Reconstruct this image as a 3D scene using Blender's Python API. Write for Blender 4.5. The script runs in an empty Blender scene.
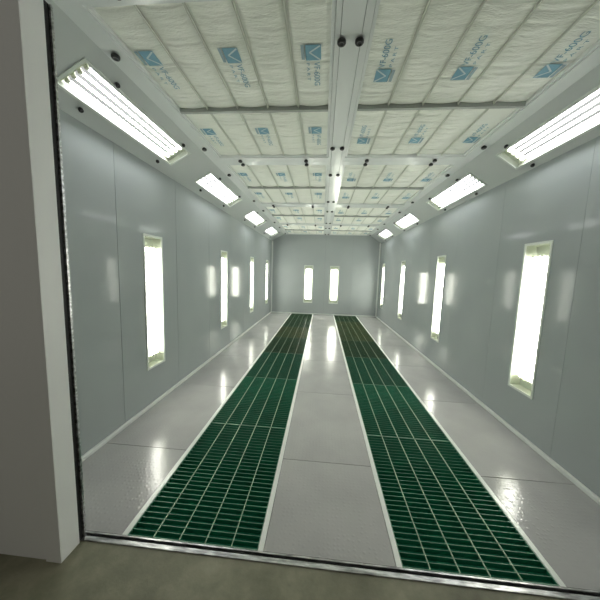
import bpy, math, random
from mathutils import Vector, Matrix

random.seed(7)
S = bpy.context.scene
COL = S.collection

# ------------------------------------------------------------------ camera
F_PX = 262.34
PITCH, YAW, ROLL = -0.1082, 0.0808, -0.0309
CAM_H = 1.6
cd = bpy.data.cameras.new('camera')
cam = bpy.data.objects.new('camera', cd)
COL.objects.link(cam)
cd.sensor_fit = 'HORIZONTAL'
cd.sensor_width = 36.0
cd.lens = F_PX / 600.0 * 36.0
cd.clip_start = 0.05
cam.location = (0, 0, CAM_H)


def cam_axes():
    def to_world(x, y, z):
        # image plane roll, then pitch, then yaw
        c, s = math.cos(PITCH), math.sin(PITCH)
        y, z = c * y - s * z, s * y + c * z
        c, s = math.cos(YAW), math.sin(YAW)
        return Vector((c * x - s * y, s * x + c * y, z))
    c, s = math.cos(ROLL), math.sin(ROLL)
    right = to_world(c, 0, -s)
    up = to_world(s, 0, c)
    fwd = to_world(0, 1, 0)
    return right, up, fwd


r_, u_, f_ = cam_axes()
m_ = Matrix((r_, u_, -f_)).transposed()
cam.rotation_euler = m_.to_euler()
S.camera = cam

# ------------------------------------------------------------------ world, exposure
w = bpy.data.worlds.new('world')
S.world = w
w.use_nodes = True
w.node_tree.nodes['Background'].inputs[0].default_value = (1.0, 0.97, 0.86, 1)
w.node_tree.nodes['Background'].inputs[1].default_value = 0.10
S.view_settings.view_transform = 'Standard'
S.view_settings.look = 'None'
S.view_settings.gamma = 1.0
S.view_settings.use_curve_mapping = False
S.view_settings.exposure = 0.78
TUBE_CEIL = 12.0
TUBE_WALL = 17.0
S.cycles.max_bounces = 8
S.cycles.diffuse_bounces = 5
S.cycles.glossy_bounces = 4
S.cycles.transparent_max_bounces = 10
S.cycles.caustics_reflective = False
S.cycles.caustics_refractive = False
S.cycles.sample_clamp_indirect = 6.0
S.cycles.use_denoising = True

# ------------------------------------------------------------------ dimensions (metres)
XL, XR = -1.915, 2.073
YN, YF = 1.20, 9.87            # front of the booth, far wall
ZT, ZC = 2.702, 2.957          # wall top, ceiling underside
SL, SR = -1.45, 1.69           # where the slanted light panels meet the flat ceiling
FL, FR = -1.315, 1.565         # outer edges of the filter field
BL, BR = 0.018, 0.216          # centre beam
SILL = 1.263
GL0, GL1, GR0, GR1 = -1.10, -0.307, 0.505, 1.307

# ------------------------------------------------------------------ materials


def mat(name, color, rough=0.5, metal=0.0, spec=0.5):
    m = bpy.data.materials.new(name)
    m.use_nodes = True
    b = m.node_tree.nodes['Principled BSDF']
    b.inputs['Base Color'].default_value = (*color, 1)
    b.inputs['Roughness'].default_value = rough
    b.inputs['Metallic'].default_value = metal
    b.inputs['Specular IOR Level'].default_value = spec
    return m


def nd(m, kind, **kw):
    n = m.node_tree.nodes.new(kind)
    for k, v in kw.items():
        setattr(n, k, v)
    return n


def lk(m, a, b):
    m.node_tree.links.new(a, b)


def coords(m, scale=(1, 1, 1), rot=(0, 0, 0), kind='Object'):
    t = nd(m, 'ShaderNodeTexCoord')
    mp = nd(m, 'ShaderNodeMapping')
    mp.inputs['Scale'].default_value = scale
    mp.inputs['Rotation'].default_value = rot
    lk(m, t.outputs[kind], mp.inputs['Vector'])
    return mp.outputs['Vector']


def noise(m, vec, scale, detail=3, rough=0.5):
    n = nd(m, 'ShaderNodeTexNoise')
    n.inputs['Scale'].default_value = scale
    n.inputs['Detail'].default_value = detail
    n.inputs['Roughness'].default_value = rough
    lk(m, vec, n.inputs['Vector'])
    return n.outputs['Fac']


def ramp(m, fac, stops):
    r = nd(m, 'ShaderNodeValToRGB')
    el = r.color_ramp.elements
    while len(el) < len(stops):
        el.new(0.5)
    for e, (p, c) in zip(el, stops):
        e.position = p
        e.color = (*c, 1)
    lk(m, fac, r.inputs['Fac'])
    return r.outputs['Color']


def bump(m, height, strength, dist):
    b = nd(m, 'ShaderNodeBump')
    b.inputs['Strength'].default_value = strength
    b.inputs['Distance'].default_value = dist
    lk(m, height, b.inputs['Height'])
    lk(m, b.outputs['Normal'], m.node_tree.nodes['Principled BSDF'].inputs['Normal'])
    return b


def bsdf(m):
    return m.node_tree.nodes['Principled BSDF']


M = {}
# painted wall panels: smooth, glossy, slightly wavy
m = M['wall'] = mat('painted_wall_panel', (0.44, 0.465, 0.44), 0.09, 0, 0.09)
v = coords(m, (1, 1, 1))
lk(m, ramp(m, noise(m, v, 1.3, 2), [(0.3, (0.335, 0.365, 0.365)), (0.7, (0.36, 0.39, 0.39))]), bsdf(m).inputs['Base Color'])
bump(m, noise(m, v, 2.2, 1), 0.12, 0.010)

M['beam'] = mat('painted_ceiling_steel', (0.78, 0.81, 0.80), 0.22, 0, 0.3)
M['mid'] = mat('shade_toned_middle_bar', (0.36, 0.38, 0.35), 0.35)  # shade of the bar's near face is put into this darker colour
m = M['slant'] = mat('painted_slanted_panel', (0.55, 0.58, 0.57), 0.25)
M['trim'] = mat('pale_angle_trim', (0.68, 0.71, 0.68), 0.35)
M['front'] = mat('painted_front_panel', (0.86, 0.87, 0.86), 0.4)
M['dark'] = mat('dark_cavity', (0.03, 0.032, 0.03), 0.8)
M['knob'] = mat('black_plastic', (0.008, 0.008, 0.009), 0.35)
M['knob_centre'] = mat('black_plastic_recess', (0.02, 0.02, 0.022), 0.25)
M['gasket'] = mat('black_rubber', (0.006, 0.006, 0.007), 0.6)

# steel floor plate, embossed
m = M['plate'] = mat('embossed_floor_plate', (0.33, 0.325, 0.33), 0.15, 0, 0.4)
t = nd(m, 'ShaderNodeTexCoord')


def mth(m, op, a, b=None):
    n = nd(m, 'ShaderNodeMath', operation=op)
    for i, q in enumerate((a, b)):
        if q is None:
            continue
        if isinstance(q, (int, float)):
            n.inputs[i].default_value = q
        else:
            lk(m, q, n.inputs[i])
    return n.outputs[0]


vo = nd(m, 'ShaderNodeTexVoronoi')
vo.inputs['Scale'].default_value = 34.0
vo.inputs['Randomness'].default_value = 0.35
lk(m, t.outputs['Object'], vo.inputs['Vector'])
k4 = mth(m, 'MAXIMUM', mth(m, 'SUBTRACT', 0.42, vo.outputs['Distance']), 0.0)
bump(m, k4, 0.4, 0.006)
v = coords(m)
lk(m, ramp(m, noise(m, v, 2.5, 4), [(0.25, (0.37, 0.368, 0.362)), (0.75, (0.44, 0.435, 0.428))]), bsdf(m).inputs['Base Color'])

# concrete outside the booth
m = M['concrete'] = mat('oiled_concrete', (0.2, 0.2, 0.15), 0.6)
v = coords(m)
lk(m, ramp(m, noise(m, v, 3.0, 8, 0.65), [(0.3, (0.11, 0.11, 0.068)), (0.5, (0.19, 0.188, 0.125)), (0.72, (0.30, 0.29, 0.205))]), bsdf(m).inputs['Base Color'])
bump(m, noise(m, v, 60, 4), 0.3, 0.003)

m = M['sill'] = mat('scuffed_steel', (0.5, 0.5, 0.5), 0.3, 0.85)
v = coords(m, (6, 30, 30))
lk(m, ramp(m, noise(m, v, 2.0, 5), [(0.35, (0.25, 0.25, 0.25)), (0.65, (0.75, 0.75, 0.75))]), bsdf(m).inputs['Base Color'])
m = M['angle'] = mat('galvanised_angle', (0.76, 0.79, 0.74), 0.35, 0.1)


# grate and filter mats
def grate_mats(key, side, top, dirt):
    m = M['bar_' + key] = mat('grate_bar_' + key, side, 0.38)
    v = coords(m)
    lk(m, ramp(m, noise(m, v, 6, 5, 0.7), [(0.35, side), (0.75, dirt)]), bsdf(m).inputs['Base Color'])
    M['rod_' + key] = mat('grate_rod_' + key, top, 0.45)
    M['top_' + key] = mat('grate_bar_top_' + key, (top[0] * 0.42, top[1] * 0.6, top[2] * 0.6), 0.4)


grate_mats('green', (0.008, 0.19, 0.105), (0.36, 0.52, 0.36), (0.012, 0.115, 0.06))
grate_mats('dusty', (0.014, 0.115, 0.07), (0.28, 0.40, 0.27), (0.02, 0.09, 0.05))
grate_mats('olive', (0.026, 0.072, 0.042), (0.24, 0.31, 0.20), (0.05, 0.072, 0.035))
grate_mats('brown', (0.055, 0.088, 0.045), (0.27, 0.33, 0.2), (0.12, 0.12, 0.05))
m = M['mat_green'] = mat('green_filter_mat', (0.006, 0.20, 0.10), 0.8)
v = coords(m)
lk(m, ramp(m, noise(m, v, 40, 5, 0.7), [(0.3, (0.008, 0.20, 0.11)), (0.7, (0.02, 0.38, 0.22))]), bsdf(m).inputs['Base Color'])
bump(m, noise(m, v, 150, 3), 0.6, 0.004)

# ceiling filter fabric
m = M['fabric'] = mat('pale_filter_fabric', (0.60, 0.63, 0.55), 0.85, 0, 0.2)
v = coords(m, (0.9, 3.4, 1))
n1 = noise(m, v, 2.6, 5, 0.62)
v2 = coords(m)
n2 = noise(m, v2, 120, 3)
lk(m, ramp(m, noise(m, v2, 2.2, 3), [(0.3, (0.85, 0.87, 0.80)), (0.7, (0.93, 0.945, 0.88))]), bsdf(m).inputs['Base Color'])
add = mth(m, 'ADD', n1, mth(m, 'MULTIPLY', n2, 0.03))
bump(m, add, 0.7, 0.04)
M['support'] = mat('pale_support_bar', (0.60, 0.62, 0.55), 0.45)
M['print'] = mat('blue_print', (0.19, 0.38, 0.49), 0.7)
M['print_white'] = mat('white_print_stroke', (0.62, 0.72, 0.72), 0.7)

# lamp parts
M['pan'] = mat('white_reflector', (0.42, 0.45, 0.37), 0.45)
M['pan_dimmed'] = mat('dimmed_reflector_base', (0.05, 0.051, 0.049), 0.6, 0.0, 0.2)  # tray base coloured near black so gaps between lit tubes look dimmer
M['end'] = mat('pale_lamp_end_cover', (0.62, 0.66, 0.52), 0.5)
M['lamp_frame'] = mat('painted_lamp_frame', (0.62, 0.66, 0.61), 0.3)
M['socket'] = mat('cream_socket', (0.75, 0.75, 0.62), 0.4)


def emit(name, color, strength):
    m = bpy.data.materials.new(name)
    m.use_nodes = True
    nt = m.node_tree
    nt.nodes.remove(nt.nodes['Principled BSDF'])
    e = nt.nodes.new('ShaderNodeEmission')
    e.inputs[0].default_value = (*color, 1)
    e.inputs[1].default_value = strength
    nt.links.new(e.outputs[0], nt.nodes['Material Output'].inputs[0])
    return m


M['tube_ceiling'] = emit('lit_tube_cool', (1.0, 0.985, 1.0), TUBE_CEIL)
M['tube_wall'] = emit('lit_tube_warm', (1.0, 0.97, 0.88), TUBE_WALL)

# clear pane: transparent with fresnel gloss
m = bpy.data.materials.new('clear_pane')
m.use_nodes = True
nt = m.node_tree
nt.nodes.remove(nt.nodes['Principled BSDF'])
tr = nt.nodes.new('ShaderNodeBsdfTransparent')
tr.inputs[0].default_value = (0.96, 0.972, 0.968, 1)
gl = nt.nodes.new('ShaderNodeBsdfGlossy')
gl.inputs['Roughness'].default_value = 0.03
fr = nt.nodes.new('ShaderNodeFresnel')
fr.inputs[0].default_value = 1.35
mx = nt.nodes.new('ShaderNodeMixShader')
geo = nt.nodes.new('ShaderNodeNewGeometry')
inv = nt.nodes.new('ShaderNodeMath')
inv.operation = 'SUBTRACT'
inv.inputs[0].default_value = 1.0
nt.links.new(geo.outputs['Backfacing'], inv.inputs[1])
mul = nt.nodes.new('ShaderNodeMath')
mul.operation = 'MULTIPLY'
nt.links.new(fr.outputs[0], mul.inputs[0])
nt.links.new(inv.outputs[0], mul.inputs[1])
nt.links.new(mul.outputs[0], mx.inputs[0])
nt.links.new(tr.outputs[0], mx.inputs[1])
nt.links.new(gl.outputs[0], mx.inputs[2])
nt.links.new(mx.outputs[0], nt.nodes['Material Output'].inputs[0])
M['glass'] = m


# ------------------------------------------------------------------ mesh builder
class MB:
    def __init__(s):
        s.v, s.f, s.mi, s.sm = [], [], [], []

    def quad_box(s, P, mi=0, top_mi=None):
        """P: eight corners, bottom ring then top ring."""
        o = len(s.v)
        s.v += [tuple(p) for p in P]
        for k, q in enumerate(((3, 2, 1, 0), (4, 5, 6, 7), (0, 1, 5, 4), (1, 2, 6, 5), (2, 3, 7, 6), (3, 0, 4, 7))):
            s.f.append([o + i for i in q])
            s.mi.append(top_mi if (k == 1 and top_mi is not None) else mi)
            s.sm.append(False)
        return s

    def box(s, x0, x1, y0, y1, z0, z1, mi=0, top_mi=None):
        return s.quad_box([(x0, y0, z0), (x1, y0, z0), (x1, y1, z0), (x0, y1, z0),
                           (x0, y0, z1), (x1, y0, z1), (x1, y1, z1), (x0, y1, z1)], mi, top_mi)

    def lathe(s, c, prof, axis, n=16, mi=0):
        """prof: list of (radius, distance along axis)."""
        a = Vector(axis).normalized()
        e1 = a.orthogonal().normalized()
        e2 = a.cross(e1)
        c = Vector(c)
        o = len(s.v)
        for r, h in prof:
            for k in range(n):
                t = 2 * math.pi * k / n
                s.v.append(tuple(c + a * h + (e1 * math.cos(t) + e2 * math.sin(t)) * r))
        for i in range(len(prof) - 1):
            for k in range(n):
                k2 = (k + 1) % n
                s.f.append([o + i * n + k, o + i * n + k2, o + (i + 1) * n + k2, o + (i + 1) * n + k])
                s.mi.append(mi)
                s.sm.append(True)
        s.f.append([o + k for k in range(n)][::-1])
        s.f.append([o + (len(prof) - 1) * n + k for k in range(n)])
        s.mi += [mi, mi]
        s.sm += [False, False]
        return s

    def xform(s, Mx):
        s.v = [tuple(Mx @ Vector(p)) for p in s.v]
        return s

    def build(s, name, mats, parent=None, bevel=0.0):
        me = bpy.data.meshes.new(name)
        me.from_pydata(s.v, [], s.f)
        mats = mats if isinstance(mats, (list, tuple)) else [mats]
        for q in mats:
            me.materials.append(q)
        for p, i, sm in zip(me.polygons, s.mi, s.sm):
            p.material_index = i
            p.use_smooth = sm
        me.update()
        o = bpy.data.objects.new(name, me)
        COL.objects.link(o)
        if parent is not None:
            o.parent = parent
        if bevel:
            b = o.modifiers.new('bevel', 'BEVEL')
            b.width = bevel
            b.segments = 2
            b.limit_method = 'ANGLE'
        return o


def struct(o):
    o['kind'] = 'structure'
    return o


def tag(o, label, cat, group=None):
    o['label'] = label
    o['category'] = cat
    if group:
        o['group'] = group
    return o


def empty(name, loc=(0, 0, 0)):
    o = bpy.data.objects.new(name, None)
    COL.objects.link(o)
    o.location = loc
    o.empty_display_size = 0.1
    return o


def copy_tree(o, parent=None):
    c = o.copy()
    COL.objects.link(c)
    if parent is not None:
        c.parent = parent
    for ch in list(o.children):
        copy_tree(ch, c)
    return c


# ------------------------------------------------------------------ structure: floors
b = MB()
b.box(-5, 6, -3.5, SILL, -0.15, 0.0)
struct(b.build('floor', M['concrete']))
PT = -0.012     # top of the supports under the plates
b = MB()
for x0, x1 in ((XL, GL0 - 0.034), (GL1 + 0.034, GR0 - 0.034), (GR1 + 0.034, XR)):
    b.box(x0, x1, SILL + 0.055, YF, -0.12, PT)
b.box(XL, XR, SILL + 0.055, YF, -0.18, -0.12)
struct(b.build('trim_1', M['dark']))          # raised supports and the pits between them
# threshold strips
b = MB().box(-1.36, XR, SILL, SILL + 0.026, -0.18, 0.006)
struct(b.build('trim_2', M['sill'], bevel=0.002))
b = MB().box(-1.36, XR, SILL + 0.026, SILL + 0.047, -0.18, -0.012)
struct(b.build('trim_3', M['gasket']))
b = MB().box(-1.36, XR, SILL + 0.047, SILL + 0.055, -0.18, 0.002)
struct(b.build('trim_4', M['sill']))
# angle irons that edge the grates
n = 5
for x0, x1, lip in ((GL0 - 0.033, GL0 - 0.002, 1), (GL1 + 0.002, GL1 + 0.033, -1), (GR0 - 0.033, GR0 - 0.002, 1), (GR1 + 0.002, GR1 + 0.033, -1)):
    b = MB().box(x0, x1, SILL + 0.056, YF - 0.002, -0.008, 0.003)
    if lip > 0:
        b.box(x1 - 0.004, x1, SILL + 0.056, YF - 0.002, -0.10, -0.008)
    else:
        b.box(x0, x0 + 0.004, SILL + 0.056, YF - 0.002, -0.10, -0.008)
    struct(b.build('trim_%d' % n, M['angle'], bevel=0.001))
    n += 1

# ------------------------------------------------------------------ structure: walls
SEAM0 = 2.34
WL_W, WL_Z0, WL_Z1 = 0.30, 0.455, 1.935      # wall light opening
WALL_L = [2.86, 5.02, 7.08, 9.04]
WALL_R = [2.765, 4.83, 7.00, 9.16]
FAR = [-0.505, 0.455]


def panels(lo, hi, seam0, z0, z1, holes, hz0, hz1, pitch=1.0, gap=0.0015):
    """1-D layout of panels with hairline gaps, cut around openings: list of (a0, a1, z0, z1)."""
    cuts = []
    k = math.floor((lo - seam0) / pitch)
    x = seam0 + k * pitch
    while x < hi + pitch:
        cuts.append(x)
        x += pitch
    out = []
    for a, c in zip(cuts[:-1], cuts[1:]):
        a, c = max(a + gap, lo), min(c - gap, hi)
        if c - a < 0.01:
            continue
        segs = [(a, c, None)]
        for h0, h1 in holes:
            new = []
            for s0, s1, tg in segs:
                if tg or h1 <= s0 or h0 >= s1:
                    new.append((s0, s1, tg))
                    continue
                if h0 > s0:
                    new.append((s0, h0, None))
                new.append((max(h0, s0), min(h1, s1), 'h'))
                if h1 < s1:
                    new.append((h1, s1, None))
            segs = new
        for s0, s1, tg in segs:
            if tg:
                out.append((s0, s1, z0, hz0))
                out.append((s0, s1, hz1, z1))
            else:
                out.append((s0, s1, z0, z1))
    return out


def side_wall(name, X, sgn, centres):
    b = MB()
    holes = [(c - WL_W / 2, c + WL_W / 2) for c in centres]
    for y0, y1, z0, z1 in panels(YN, YF, SEAM0, -0.18, ZT, holes, WL_Z0, WL_Z1, gap=0.0025 if sgn < 0 else 0.0012):
        xa, xb = (X, X + sgn * 0.05)
        b.box(min(xa, xb), max(xa, xb), y0, y1, z0, z1)
    for y0, y1, z0, z1 in panels(YN, YF, -50, -0.18, ZT, holes, WL_Z0, WL_Z1, 100):   # dark core seen in the seams
        xa, xb = (X + sgn * 0.05, X + sgn * 0.06)
        b.box(min(xa, xb), max(xa, xb), y0, y1, z0, z1, 1)
    return struct(b.build(name, [M['wall'], M['dark']]))


side_wall('wall_left', XL, -1, WALL_L)
side_wall('wall_right', XR, 1, WALL_R)
b = MB()
hz0, hz1 = 0.45, 1.82
holes = [(c - WL_W / 2, c + WL_W / 2) for c in FAR]
for x0, x1, z0, z1 in panels(XL - 0.06, XR + 0.06, 0.09, -0.18, 3.25, holes, hz0, hz1, gap=0.0008):
    b.box(x0, x1, YF, YF + 0.05, z0, z1)
for x0, x1, z0, z1 in panels(XL - 0.06, XR + 0.06, -50, -0.18, 3.25, holes, hz0, hz1, 100):
    b.box(x0, x1, YF + 0.05, YF + 0.06, z0, z1, 1)
struct(b.build('wall_back', [M['wall'], M['dark']]))

# front wall with the doorway, seen from outside on the left
OX0, OX1, OZ = -1.335, 1.495, 2.82
b = MB()
for x0, x1 in ((-4.5, -2.5), (-2.497, OX0 - 0.09)):
    b.box(x0, x1, YN - 0.05, YN, 0, 3.6)
for x0, x1 in ((OX1 + 0.09, 2.6), (2.603, 5.5)):
    b.box(x0, x1, YN - 0.05, YN, 0, 3.6)
b.box(OX0 - 0.09, OX1 + 0.09, YN - 0.05, YN, OZ + 0.08, 3.6)
struct(b.build('wall_front', M['front']))
b = MB()
b.box(OX0 - 0.09, OX0, YN - 0.06, YN + 0.05, 0, OZ)
b.box(OX1, OX1 + 0.09, YN - 0.06, YN + 0.05, 0, OZ)
b.box(OX0 - 0.09, OX1 + 0.09, YN - 0.06, YN + 0.05, OZ, OZ + 0.08)
struct(b.build('door_1', M['front'], bevel=0.003))
b = MB()
b.box(OX0 - 0.03, OX0 - 0.004, YN + 0.05, YN + 0.075, 0.008, OZ)
b.box(OX0 - 0.03, OX0 + 0.006, YN + 0.075, YN + 0.087, 0.008, OZ, 1)
struct(b.build('trim_9', [M['gasket'], M['sill']]))

# skirting
for nm, bx in (('baseboard_left', (XL, XL + 0.03, SILL + 0.06, YF, 0.0, 0.036)),
               ('baseboard_right', (XR - 0.03, XR, SILL + 0.06, YF, 0.0, 0.036)),
               ('baseboard_back', (XL + 0.03, XR - 0.03, YF - 0.03, YF, 0.004, 0.036))):
    struct(MB().box(*bx).build(nm, M['trim'], bevel=0.006))
# corner angles at the far end
struct(MB().box(XL, XL + 0.045, YF - 0.045, YF, 0.037, ZT).build('trim_10', M['trim'], bevel=0.012))
struct(MB().box(XR - 0.045, XR, YF - 0.045, YF, 0.037, ZT).build('trim_11', M['trim'], bevel=0.012))


# ------------------------------------------------------------------ slanted light panels
def slant_frame(side):
    """origin at the wall top, columns: across (up the slant), along Y, normal into the room."""
    A = Vector((XL, 0, ZT)) if side == 'L' else Vector((XR, 0, ZT))
    B = Vector((SL, 0, ZC)) if side == 'L' else Vector((SR, 0, ZC))
    ax = (B - A).normalized()
    n = Vector((0, 1, 0)).cross(ax)
    if n.z > 0:
        n = -n
    return A, ax, n, (B - A).length


LIGHTS_L = [(1.70, 3.02), (3.60, 4.97), (5.87, 7.13), (7.95, 9.12)]
LIGHTS_R = [(1.76, 3.08), (3.60, 4.97), (5.87, 7.13), (7.95, 9.12)]
CUT = {'L': (0.155, 0.405), 'R': (0.09, 0.335)}
for side, nm, lights in (('L', 'trim_12', LIGHTS_L), ('R', 'trim_13', LIGHTS_R)):
    A, ax, nn, ln = slant_frame(side)
    b = MB()
    c0, c1 = CUT[side]

    def sb(s0, s1, y0, y1, th=0.02):
        P = []
        for d in (0, th):
            for s_, y_ in ((s0, y0), (s1, y0), (s1, y1), (s0, y1)):
                P.append(A + ax * s_ - nn * d + Vector((0, y_, 0)))
        b.quad_box(P)
    ys = [YN]
    for y0, y1 in lights:
        ys += [y0, y1]
    ys.append(YF)
    for i in range(0, len(ys), 2):
        sb(0, ln, ys[i], ys[i + 1])
    for y0, y1 in lights:
        sb(0, c0, y0, y1)
        sb(c1, ln, y0, y1)
    struct(b.build(nm, M['slant']))

# ------------------------------------------------------------------ ceiling steel
struct(MB().box(XL - 0.06, XR + 0.06, YN, YF, 3.20, 3.25).build('ceiling', M['beam']))


def knob_mb(b, c, axis, r):
    b.lathe(c, [(r * 0.55, 0), (r * 0.55, 0.006), (r * 0.92, 0.008), (r, 0.012), (r, 0.022), (r * 0.85, 0.028), (r * 0.45, 0.028), (r * 0.4, 0.024)], axis, 18)
    return b


def knobs(parent, pts, axis=(0, 0, -1), r=0.026):
    for p in pts:
        knob_mb(MB(), p, axis, r).build('knob', M['knob'], parent)


BEAM_H = 0.09
KY = [1.70, 3.035, 3.828, 5.23, 6.05, 7.45, 8.30, 9.60]
# centre beam (two box sections with a cover strip between)
b = MB()
b.box(BL, 0.049, YN, YF, ZC, ZC + BEAM_H)
b.box(0.052, 0.170, YN, YF, ZC - 0.003, ZC + BEAM_H)
b.box(0.173, BR, YN, YF, ZC, ZC + BEAM_H)
cb = struct(b.build('trim_14', M['beam']))
knobs(cb, [(0.060, y, ZC) for y in KY] + [(0.163, y, ZC) for y in KY])
# border beams
for nm, x0, x1, kx in (('trim_15', SL, FL, -1.385), ('trim_16', FR, SR, 1.626)):
    b = MB().box(x0, x1, YN, YF, ZC, ZC + BEAM_H)
    o = struct(b.build(nm, M['beam']))
    knobs(o, [(kx, y, ZC) for y in (1.745, 3.035, 3.835, 5.215, 6.04, 7.45, 8.3, 9.6)])
# wide cross beams
n = 17
WIDE = [(1.205, 1.435), (3.30, 3.52), (5.50, 5.72), (7.70, 7.92)]
for y0, y1 in WIDE:
    for x0, x1, kx in ((FL, BL, (-1.07, -0.25)), (BR, FR, (0.48, 1.265))):
        b = MB()
        ym = (y0 + y1) / 2
        b.box(x0, x1, y0, ym - 0.001, ZC, ZC + BEAM_H)
        b.box(x0, x1, ym + 0.001, y1, ZC, ZC + BEAM_H)
        o = struct(b.build('trim_%d' % n, M['beam']))
        n += 1
        ks = [(x, y0 + 0.058, ZC) for x in kx] + [(x, y0 + 0.168, ZC) for x in kx]
        if y0 > 6:
            ks = ks[:]
        knobs(o, ks, r=0.024)
b = MB().box(FL, BL, YF - 0.05, YF, ZC, ZC + BEAM_H).box(BR, FR, YF - 0.05, YF, ZC, ZC + BEAM_H)
struct(b.build('trim_%d' % n, M['beam']))

# ------------------------------------------------------------------ filter frames and blankets
BAYS = [(1.435, 3.30), (3.52, 5.50), (5.72, 7.70), (7.92, 9.82)]
MIDS = [2.372, 4.47, 6.62, 8.86]
SIDES = [('left', FL, BL, [-1.045, -0.778, -0.515, -0.253]),
         ('right', BR, FR, [0.484, 0.758, 1.031, 1.303])]
WHERE = ['bay nearest the doorway', 'second bay in', 'third bay in', 'bay by the far wall']
HALF = {'left': 'left of the centre beam', 'right': 'right of the centre beam'}


def text_mesh(s, size):
    cu = bpy.data.curves.new('lettering', 'FONT')
    cu.body = s
    cu.size = size
    ob = bpy.data.objects.new('lettering', cu)
    COL.objects.link(ob)
    bpy.context.view_layer.update()
    me = bpy.data.meshes.new_from_object(ob)
    bpy.data.objects.remove(ob)
    return me


def fit_text(s, u0, u1, w0, w1):
    me = text_mesh(s, 0.1)
    xs = [v.co.x for v in me.vertices]
    ys = [v.co.y for v in me.vertices]
    ax, bx, ay, by = min(xs), max(xs), min(ys), max(ys)
    V = [((v.co.x - ax) / (bx - ax) * (u1 - u0) + u0, (v.co.y - ay) / (by - ay) * (w1 - w0) + w0) for v in me.vertices]
    Fs = [list(p.vertices) for p in me.polygons]
    bpy.data.meshes.remove(me)
    return V, Fs


LOGO = []     # (verts, faces, material index, lift)
LOGO.append(([(0, -0.0), (0.120, -0.0), (0.120, 0.098), (0, 0.098)], [[0, 1, 2, 3]], 0, 0.0))


def stroke(p, q, wd):
    d = Vector((q[0] - p[0], q[1] - p[1])).normalized()
    nx, ny = -d.y * wd / 2, d.x * wd / 2
    return [(p[0] + nx, p[1] + ny), (p[0] - nx, p[1] - ny), (q[0] - nx, q[1] - ny), (q[0] + nx, q[1] + ny)]


LOGO.append((stroke((0.008, 0.092), (0.058, 0.024), 0.010), [[0, 1, 2, 3]], 1, 0.0005))
LOGO.append((stroke((0.056, 0.024), (0.118, 0.096), 0.010), [[0, 1, 2, 3]], 1, 0.0006))
LOGO.append(([(0, -0.028), (0.112, -0.028), (0.112, -0.008), (0, -0.008)], [[0, 1, 2, 3]], 2, 0.0))
V_, F_ = fit_text('VF-600G', 0.132, 0.352, 0.050, 0.090)
LOGO.append((V_, F_, 0, 0.0))
V_, F_ = fit_text('P A R T', 0.140, 0.300, 0.002, 0.022)
LOGO.append((V_, F_, 0, 0.0))
M['print_pale'] = mat('pale_blue_print', (0.36, 0.47, 0.52), 0.7)
logo_me = bpy.data.meshes.new('printed_logo')
vv, ff, mi = [], [], []
for V_, F_, k, h in LOGO:
    o = len(vv)
    # local: reading direction +X, letter-up +Y, faces +Z (towards the reader)
    vv += [(x, y, h) for x, y in V_]
    ff += [[o + i for i in q] for q in F_]
    mi += [k] * len(F_)
logo_me.from_pydata(vv, [], ff)
for q in ('print', 'print_white', 'print_pale'):
    logo_me.materials.append(M[q])
for p, k in zip(logo_me.polygons, mi):
    p.material_index = k
logo_me.update()


def blanket(x0, x1, y0, y1, cols, seed):
    """sagging fabric between the support bars, with creases across."""
    rnd = random.Random(seed)
    creases = [(rnd.uniform(y0 + .05, y1 - .05), rnd.uniform(-0.05, 0.05), rnd.uniform(0.003, 0.008), rnd.uniform(0.006, 0.014)) for _ in range(11)]
    nx, ny = 60, 96
    edges = [x0] + cols + [x1]
    b = MB()
    zt = ZC + 0.034
    cut = (x1 - x0) / nx
    for side in (0, 1):
        for j in range(ny + 1):
            y = y0 + (y1 - y0) * j / ny
            for i in range(nx + 1):
                x = x0 + (x1 - x0) * i / nx
                if side:
                    b.v.append((x, y, zt + 0.03))
                    continue
                for a, c in zip(edges[:-1], edges[1:]):
                    if a - 1e-6 <= x <= c + 1e-6:
                        t = (x - a) / (c - a)
                        break
                sag = 0.012 * math.sin(math.pi * min(max(t, 0), 1))
                z = zt - sag
                for cy, sl, hh, wd in creases:
                    d = (y - cy - sl * math.sin(3.1 * (x - x0) + cy * 9)) / wd
                    z += hh * math.exp(-d * d) * (0.5 + 0.5 * math.sin(4.3 * x + cy * 17))
                b.v.append((x, y, z))
    N = (nx + 1) * (ny + 1)
    for j in range(ny):
        for i in range(nx):
            a = j * (nx + 1) + i
            b.f.append([a, a + nx + 1, a + nx + 2, a + 1])
            b.mi.append(0)
            b.sm.append(True)
    o = N
    b.f.append([o, o + nx, o + N - 1, o + N - 1 - nx])
    b.mi.append(0)
    b.sm.append(False)
    return b


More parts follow.
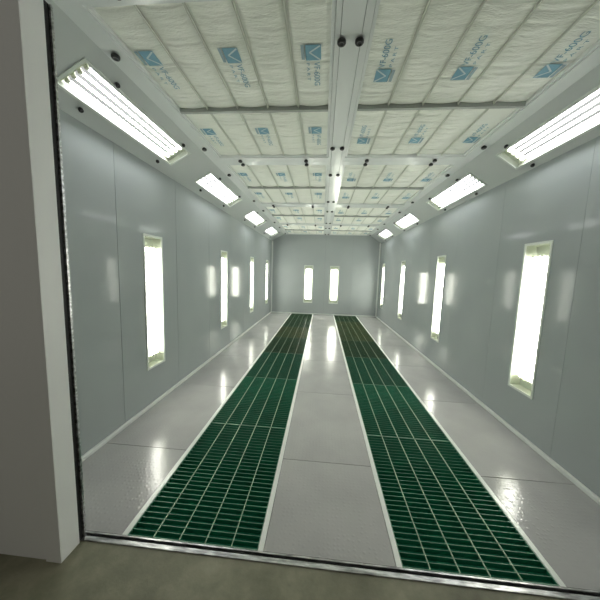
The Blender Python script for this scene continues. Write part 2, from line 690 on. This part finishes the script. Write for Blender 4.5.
for sd, x0, x1, cols in SIDES:
    for bi, ((y0, y1), ym) in enumerate(zip(BAYS, MIDS)):
        fr = empty('ceiling_filter', ((x0 + x1) / 2, (y0 + y1) / 2, ZC))
        off = -fr.location
        tag(fr, 'framed ceiling filter with blue print, %s, %s' % (WHERE[bi], HALF[sd]), 'ceiling filter', 'framed ceiling filters')
        T = Matrix.Translation(off)
        g = 0.0025
        b = MB()
        b.box(x0 + g, x0 + 0.022, y0 + g, y1 - g, ZC + 0.008, ZC + 0.032)
        b.box(x1 - 0.022, x1 - g, y0 + g, y1 - g, ZC + 0.008, ZC + 0.032)
        b.box(x0 + 0.022, x1 - 0.022, y0 + g, y0 + 0.022, ZC + 0.008, ZC + 0.032)
        b.box(x0 + 0.022, x1 - 0.022, y1 - 0.022, y1 - g, ZC + 0.008, ZC + 0.032)
        b.xform(T).build('border', M['beam'], fr)
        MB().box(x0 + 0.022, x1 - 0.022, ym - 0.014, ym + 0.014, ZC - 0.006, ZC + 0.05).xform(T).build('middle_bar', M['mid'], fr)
        for cx in cols:
            for a, c in ((y0 + 0.022, ym - 0.014), (ym + 0.014, y1 - 0.022)):
                b = MB()
                b.box(cx - 0.009, cx + 0.009, a, c, ZC + 0.020, ZC + 0.023)
                b.box(cx - 0.0025, cx + 0.0025, a, c, ZC + 0.010, ZC + 0.020)
                b.xform(T).build('support_bar', M['support'], fr)
        for ri, (a, c) in enumerate(((y0 + 0.003, ym - 0.0145), (ym + 0.0145, y1 - 0.003))):
            b = blanket(x0 + 0.003, x1 - 0.003, a, c, cols, bi * 10 + ri + (100 if sd == 'right' else 0))
            o = b.xform(T).build('filter_blanket', M['fabric'], fr)
            E5 = [x0] + cols + [x1]
            for ci in (0, 2, 4):
                e0, e1 = E5[ci], E5[ci + 1]
                lg = bpy.data.objects.new('printed_logo', logo_me)
                COL.objects.link(lg)
                lg.parent = o
                zz = ZC + 0.018
                top = a + 0.315
                if sd == 'left':
                    # reads away from the door: +X local -> +Y, +Y local -> +X, faces down
                    R = Matrix(((0, 1, 0), (1, 0, 0), (0, 0, -1))).to_4x4()
                    loc = Vector((e0 + 0.093 if ci else e0 + 0.075, top + (0.0 if ri == 0 else -0.03), zz))
                else:
                    R = Matrix(((0, -1, 0), (-1, 0, 0), (0, 0, -1))).to_4x4()
                    loc = Vector((e0 + 0.195 if ci < 2 else e0 + 0.185, top + (0.335 if ri == 0 else 0.305), zz))
                lg.matrix_local = T @ Matrix.Translation(loc) @ R
                lg['label'] = 'blue logo square with lettering printed on the filter'


# ------------------------------------------------------------------ recessed lamps
def lamp(name, length, width, tube_mat, tube_n, tube_len, flange, knob_pos=None, knob_r=0.0, depth=0.085, tr=0.013, pan=None, pitch=None, ends=False):
    """local frame: X across, Y along the tubes, Z out of the panel into the room."""
    r = empty(name)
    L, W = length / 2, width / 2
    b = MB()     # flange around the pane
    fz = 0.008
    e = flange
    b.box(-W - e, W + e, -L - e, -L + 0.006, 0.0005, fz)
    b.box(-W - e, W + e, L - 0.006, L + e, 0.0005, fz)
    b.box(-W - e, -W + 0.006, -L + 0.006, L - 0.006, 0.0005, fz)
    b.box(W - 0.006, W + e, -L + 0.006, L - 0.006, 0.0005, fz)
    b.build('frame', M['lamp_frame'], r, bevel=0.002)
    b = MB()     # reflector tray
    g = 0.001
    b.box(-W + g, W - g, -L + g, L - g, -depth - 0.004, -depth)
    b.box(-W + g, -W + 0.004, -L + g, L - g, -depth, -0.001, 1)
    b.box(W - 0.004, W - g, -L + g, L - g, -depth, -0.001, 1)
    b.box(-W + 0.004, W - 0.004, -L + g, -L + 0.005, -depth, -0.001, 1)
    b.box(-W + 0.004, W - 0.004, L - 0.005, L - g, -depth, -0.001, 1)
    b.build('reflector', [pan or M['pan'], M['pan']], r)
    MB().box(-W + 0.005, W - 0.005, -L + 0.0065, L - 0.0065, -0.0005, 0.003).build('pane', M['glass'], r)
    step = pitch or (width - 0.035) / tube_n
    for k in range(tube_n):
        x = (k - (tube_n - 1) / 2) * step
        MB().lathe((x, -tube_len / 2, -0.042), [(tr, 0), (tr, tube_len)], (0, 1, 0), 10).build('tube', tube_mat, r)
        for s_ in (-1, 1):
            y = s_ * (tube_len / 2 + 0.011)
            MB().box(x - 0.014, x + 0.014, y - 0.010, y + 0.010, -depth + 0.0005, -0.024).build('socket', M['socket'], r, bevel=0.002)
    if ends:
        for s_ in (-1, 1):
            ya, yb = s_ * (L - 0.006), s_ * (tube_len / 2 + 0.022)
            MB().box(-W + 0.0045, W - 0.0045, min(ya, yb), max(ya, yb), -depth + 0.0005, -0.045).build('end_cover', M['end'], r)
    if knob_pos:
        for x, y in knob_pos:
            knob_mb(MB(), (x, y, 0), (0, 0, 1), knob_r).build('knob', M['knob'], r)
    return r


ORD = ['nearest the doorway', 'second from the doorway', 'third from the doorway', 'farthest from the doorway']
for side, lights, wd in (('L', LIGHTS_L, 'left'), ('R', LIGHTS_R, 'right')):
    A, ax, nn, ln = slant_frame(side)
    c0, c1 = CUT[side]
    proto = None
    for i, (y0, y1) in enumerate(lights):
        ln_y = y1 - y0
        off = ((0.098 + 0.434) / 2 - (c0 + c1) / 2) if side == 'L' else ((0.043 + 0.364) / 2 - (c0 + c1) / 2)
        hk = 0.168 if side == 'L' else 0.160
        if side == 'L':
            px = lambda q: q
        kp = []
        for yy in (-0.43, 0.48):
            for q in (hk + off, -hk + off):
                kp.append((q, yy))
        o = lamp('ceiling_light', ln_y, c1 - c0, M['tube_ceiling'], 4, ln_y - 0.17, 0.014,
                 [((q if True else -q), yy) for q, yy in kp], 0.017, tr=0.0105, pan=M['pan_dimmed'], ends=True)
        yv = Vector((0, 1, 0))
        # columns: X across (sign chosen so that the frame is right-handed), Y along, Z normal
        xv = yv.cross(nn)
        flip = 1 if xv.dot(ax) > 0 else -1
        if flip < 0:
            for ch in o.children:
                if ch.name.startswith('knob'):
                    ch.data.transform(Matrix.Translation((-2 * off, 0, 0)))
        Rm = Matrix((xv, yv, nn)).transposed().to_4x4()
        c = A + ax * ((c0 + c1) / 2) + Vector((0, (y0 + y1) / 2, 0))
        o.matrix_world = Matrix.Translation(c) @ Rm
        tag(o, 'lit four-tube recessed light in the %s slanted panel, %s' % (wd, ORD[i]), 'ceiling light', 'four-tube lights in the slanted panels')


def wall_lamp(c, nrm, lab, h0=WL_Z0, h1=WL_Z1):
    ln_ = h1 - h0
    o = lamp('wall_light', ln_, WL_W, M['tube_wall'], 4, ln_ - 0.25, 0.018, depth=0.10, tr=0.0125, pitch=0.052)
    z = Vector((0, 0, 1))
    n_ = Vector(nrm)
    x = z.cross(n_)
    o.matrix_world = Matrix.Translation((c[0], c[1], (h0 + h1) / 2)) @ Matrix((x, z, n_)).transposed().to_4x4()
    tag(o, lab, 'wall light', 'tall recessed wall lights')


for i, y in enumerate(WALL_L):
    wall_lamp((XL, y), (1, 0, 0), 'tall lit recessed light in the left wall, %s' % ORD[i])
for i, y in enumerate(WALL_R):
    wall_lamp((XR, y), (-1, 0, 0), 'tall lit recessed light in the right wall, %s' % ORD[i])
for x, s_ in zip(FAR, ('left', 'right')):
    wall_lamp((x, YF), (0, -1, 0), '%s one of the two tall lit lights in the far wall' % s_, hz0, hz1)

# ------------------------------------------------------------------ floor plates
SEAMS = [SILL + 0.056, 2.075, 3.355, 4.635, 5.915, 7.195, 8.475, YF - 0.031]
SEAMS_C = [SILL + 0.056, 2.075, 3.355, 4.635, 5.915, 7.195, 8.475, YF - 0.031]
NTH = ['first', 'second', 'third', 'fourth', 'fifth', 'sixth', 'seventh']
for nm, x0, x1 in (('along the left wall', XL + 0.002, GL0 - 0.036), ('between the two green grates', GL1 + 0.036, GR0 - 0.036), ('along the right wall', GR1 + 0.036, XR - 0.002)):
    for i in range(7):
        y0, y1 = SEAMS[i] + 0.0025, SEAMS[i + 1] - 0.0025
        cx, cy = (x0 + x1) / 2, (y0 + y1) / 2
        b = MB().box(x0 - cx, x1 - cx, y0 - cy, y1 - cy, 0, -PT)
        o = b.build('floor_plate', M['plate'], bevel=0.001)
        o.location = (cx, cy, PT)
        tag(o, 'grey embossed steel floor plate %s, %s from the doorway' % (nm, NTH[i]), 'floor plate', 'grey floor plates')

# ------------------------------------------------------------------ grates and filter mats
GS = [SILL + 0.057, 2.51, 3.735, 4.96, 6.19, 7.42, 8.64, YF - 0.031]
STY = {'left': ['green', 'green', 'dusty', 'olive', 'brown', 'olive', 'olive'],
       'right': ['green', 'green', 'dusty', 'olive', 'brown', 'brown', 'olive']}
COLOR = {'dusty': 'slightly dusty green', 'green': 'deep green', 'olive': 'dark dusty green', 'brown': 'brown-stained green'}
RODS = {'left': [-0.941, -0.782, -0.623, -0.464], 'right': [0.655, 0.812, 0.968, 1.128]}
for sd, x0, x1 in (('left', GL0, GL1), ('right', GR0, GR1)):
    for i in range(7):
        y0, y1 = GS[i] + 0.002, GS[i + 1] - 0.002
        k = STY[sd][i]
        g = empty('floor_grate', ((x0 + x1) / 2, (y0 + y1) / 2, -0.032))
        T = Matrix.Translation(-g.location)
        tag(g, '%s bar grate panel in the %s floor strip, %s from the doorway' % (COLOR[k], sd, NTH[i]), 'floor grate', 'green bar grate panels')
        nb = int(round((y1 - y0) / 0.040))
        st = (y1 - y0 - 0.006) / nb
        b = MB()
        for j in range(1, nb):
            y = y0 + 0.003 + st * j
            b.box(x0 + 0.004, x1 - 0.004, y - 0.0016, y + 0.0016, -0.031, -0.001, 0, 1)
        b.xform(T).build('bearing_bars', [M['bar_' + k], M['top_' + k]], g)
        for yy in (y0 + 0.003, y1 - 0.003):
            MB().box(x0 + 0.004, x1 - 0.004, yy - 0.003, yy + 0.003, -0.032, -0.0005, 0, 1).xform(T).build('end_bar', [M['bar_' + k], M['top_' + k]], g)
        for rx in RODS[sd]:
            MB().box(rx - 0.0022, rx + 0.0022, y0 + 0.006, y1 - 0.006, -0.008, 0.0008).xform(T).build('cross_rod', M['rod_' + k], g)
        for a in (x0, x1 - 0.004):
            MB().box(a, a + 0.004, y0, y1, -0.032, -0.001, 0, 1).xform(T).build('side_bar', [M['bar_' + k], M['top_' + k]], g)
    b = MB().box(x0, x1, GS[0] + 0.003, YF - 0.033, -0.032 - 0.088, -0.0335)
    o = b.build('filter_mat', M['mat_green'])
    tag(o, 'green fibre filter mat lying under the grates of the %s floor strip' % sd, 'filter mat', 'filter mats under the grates')
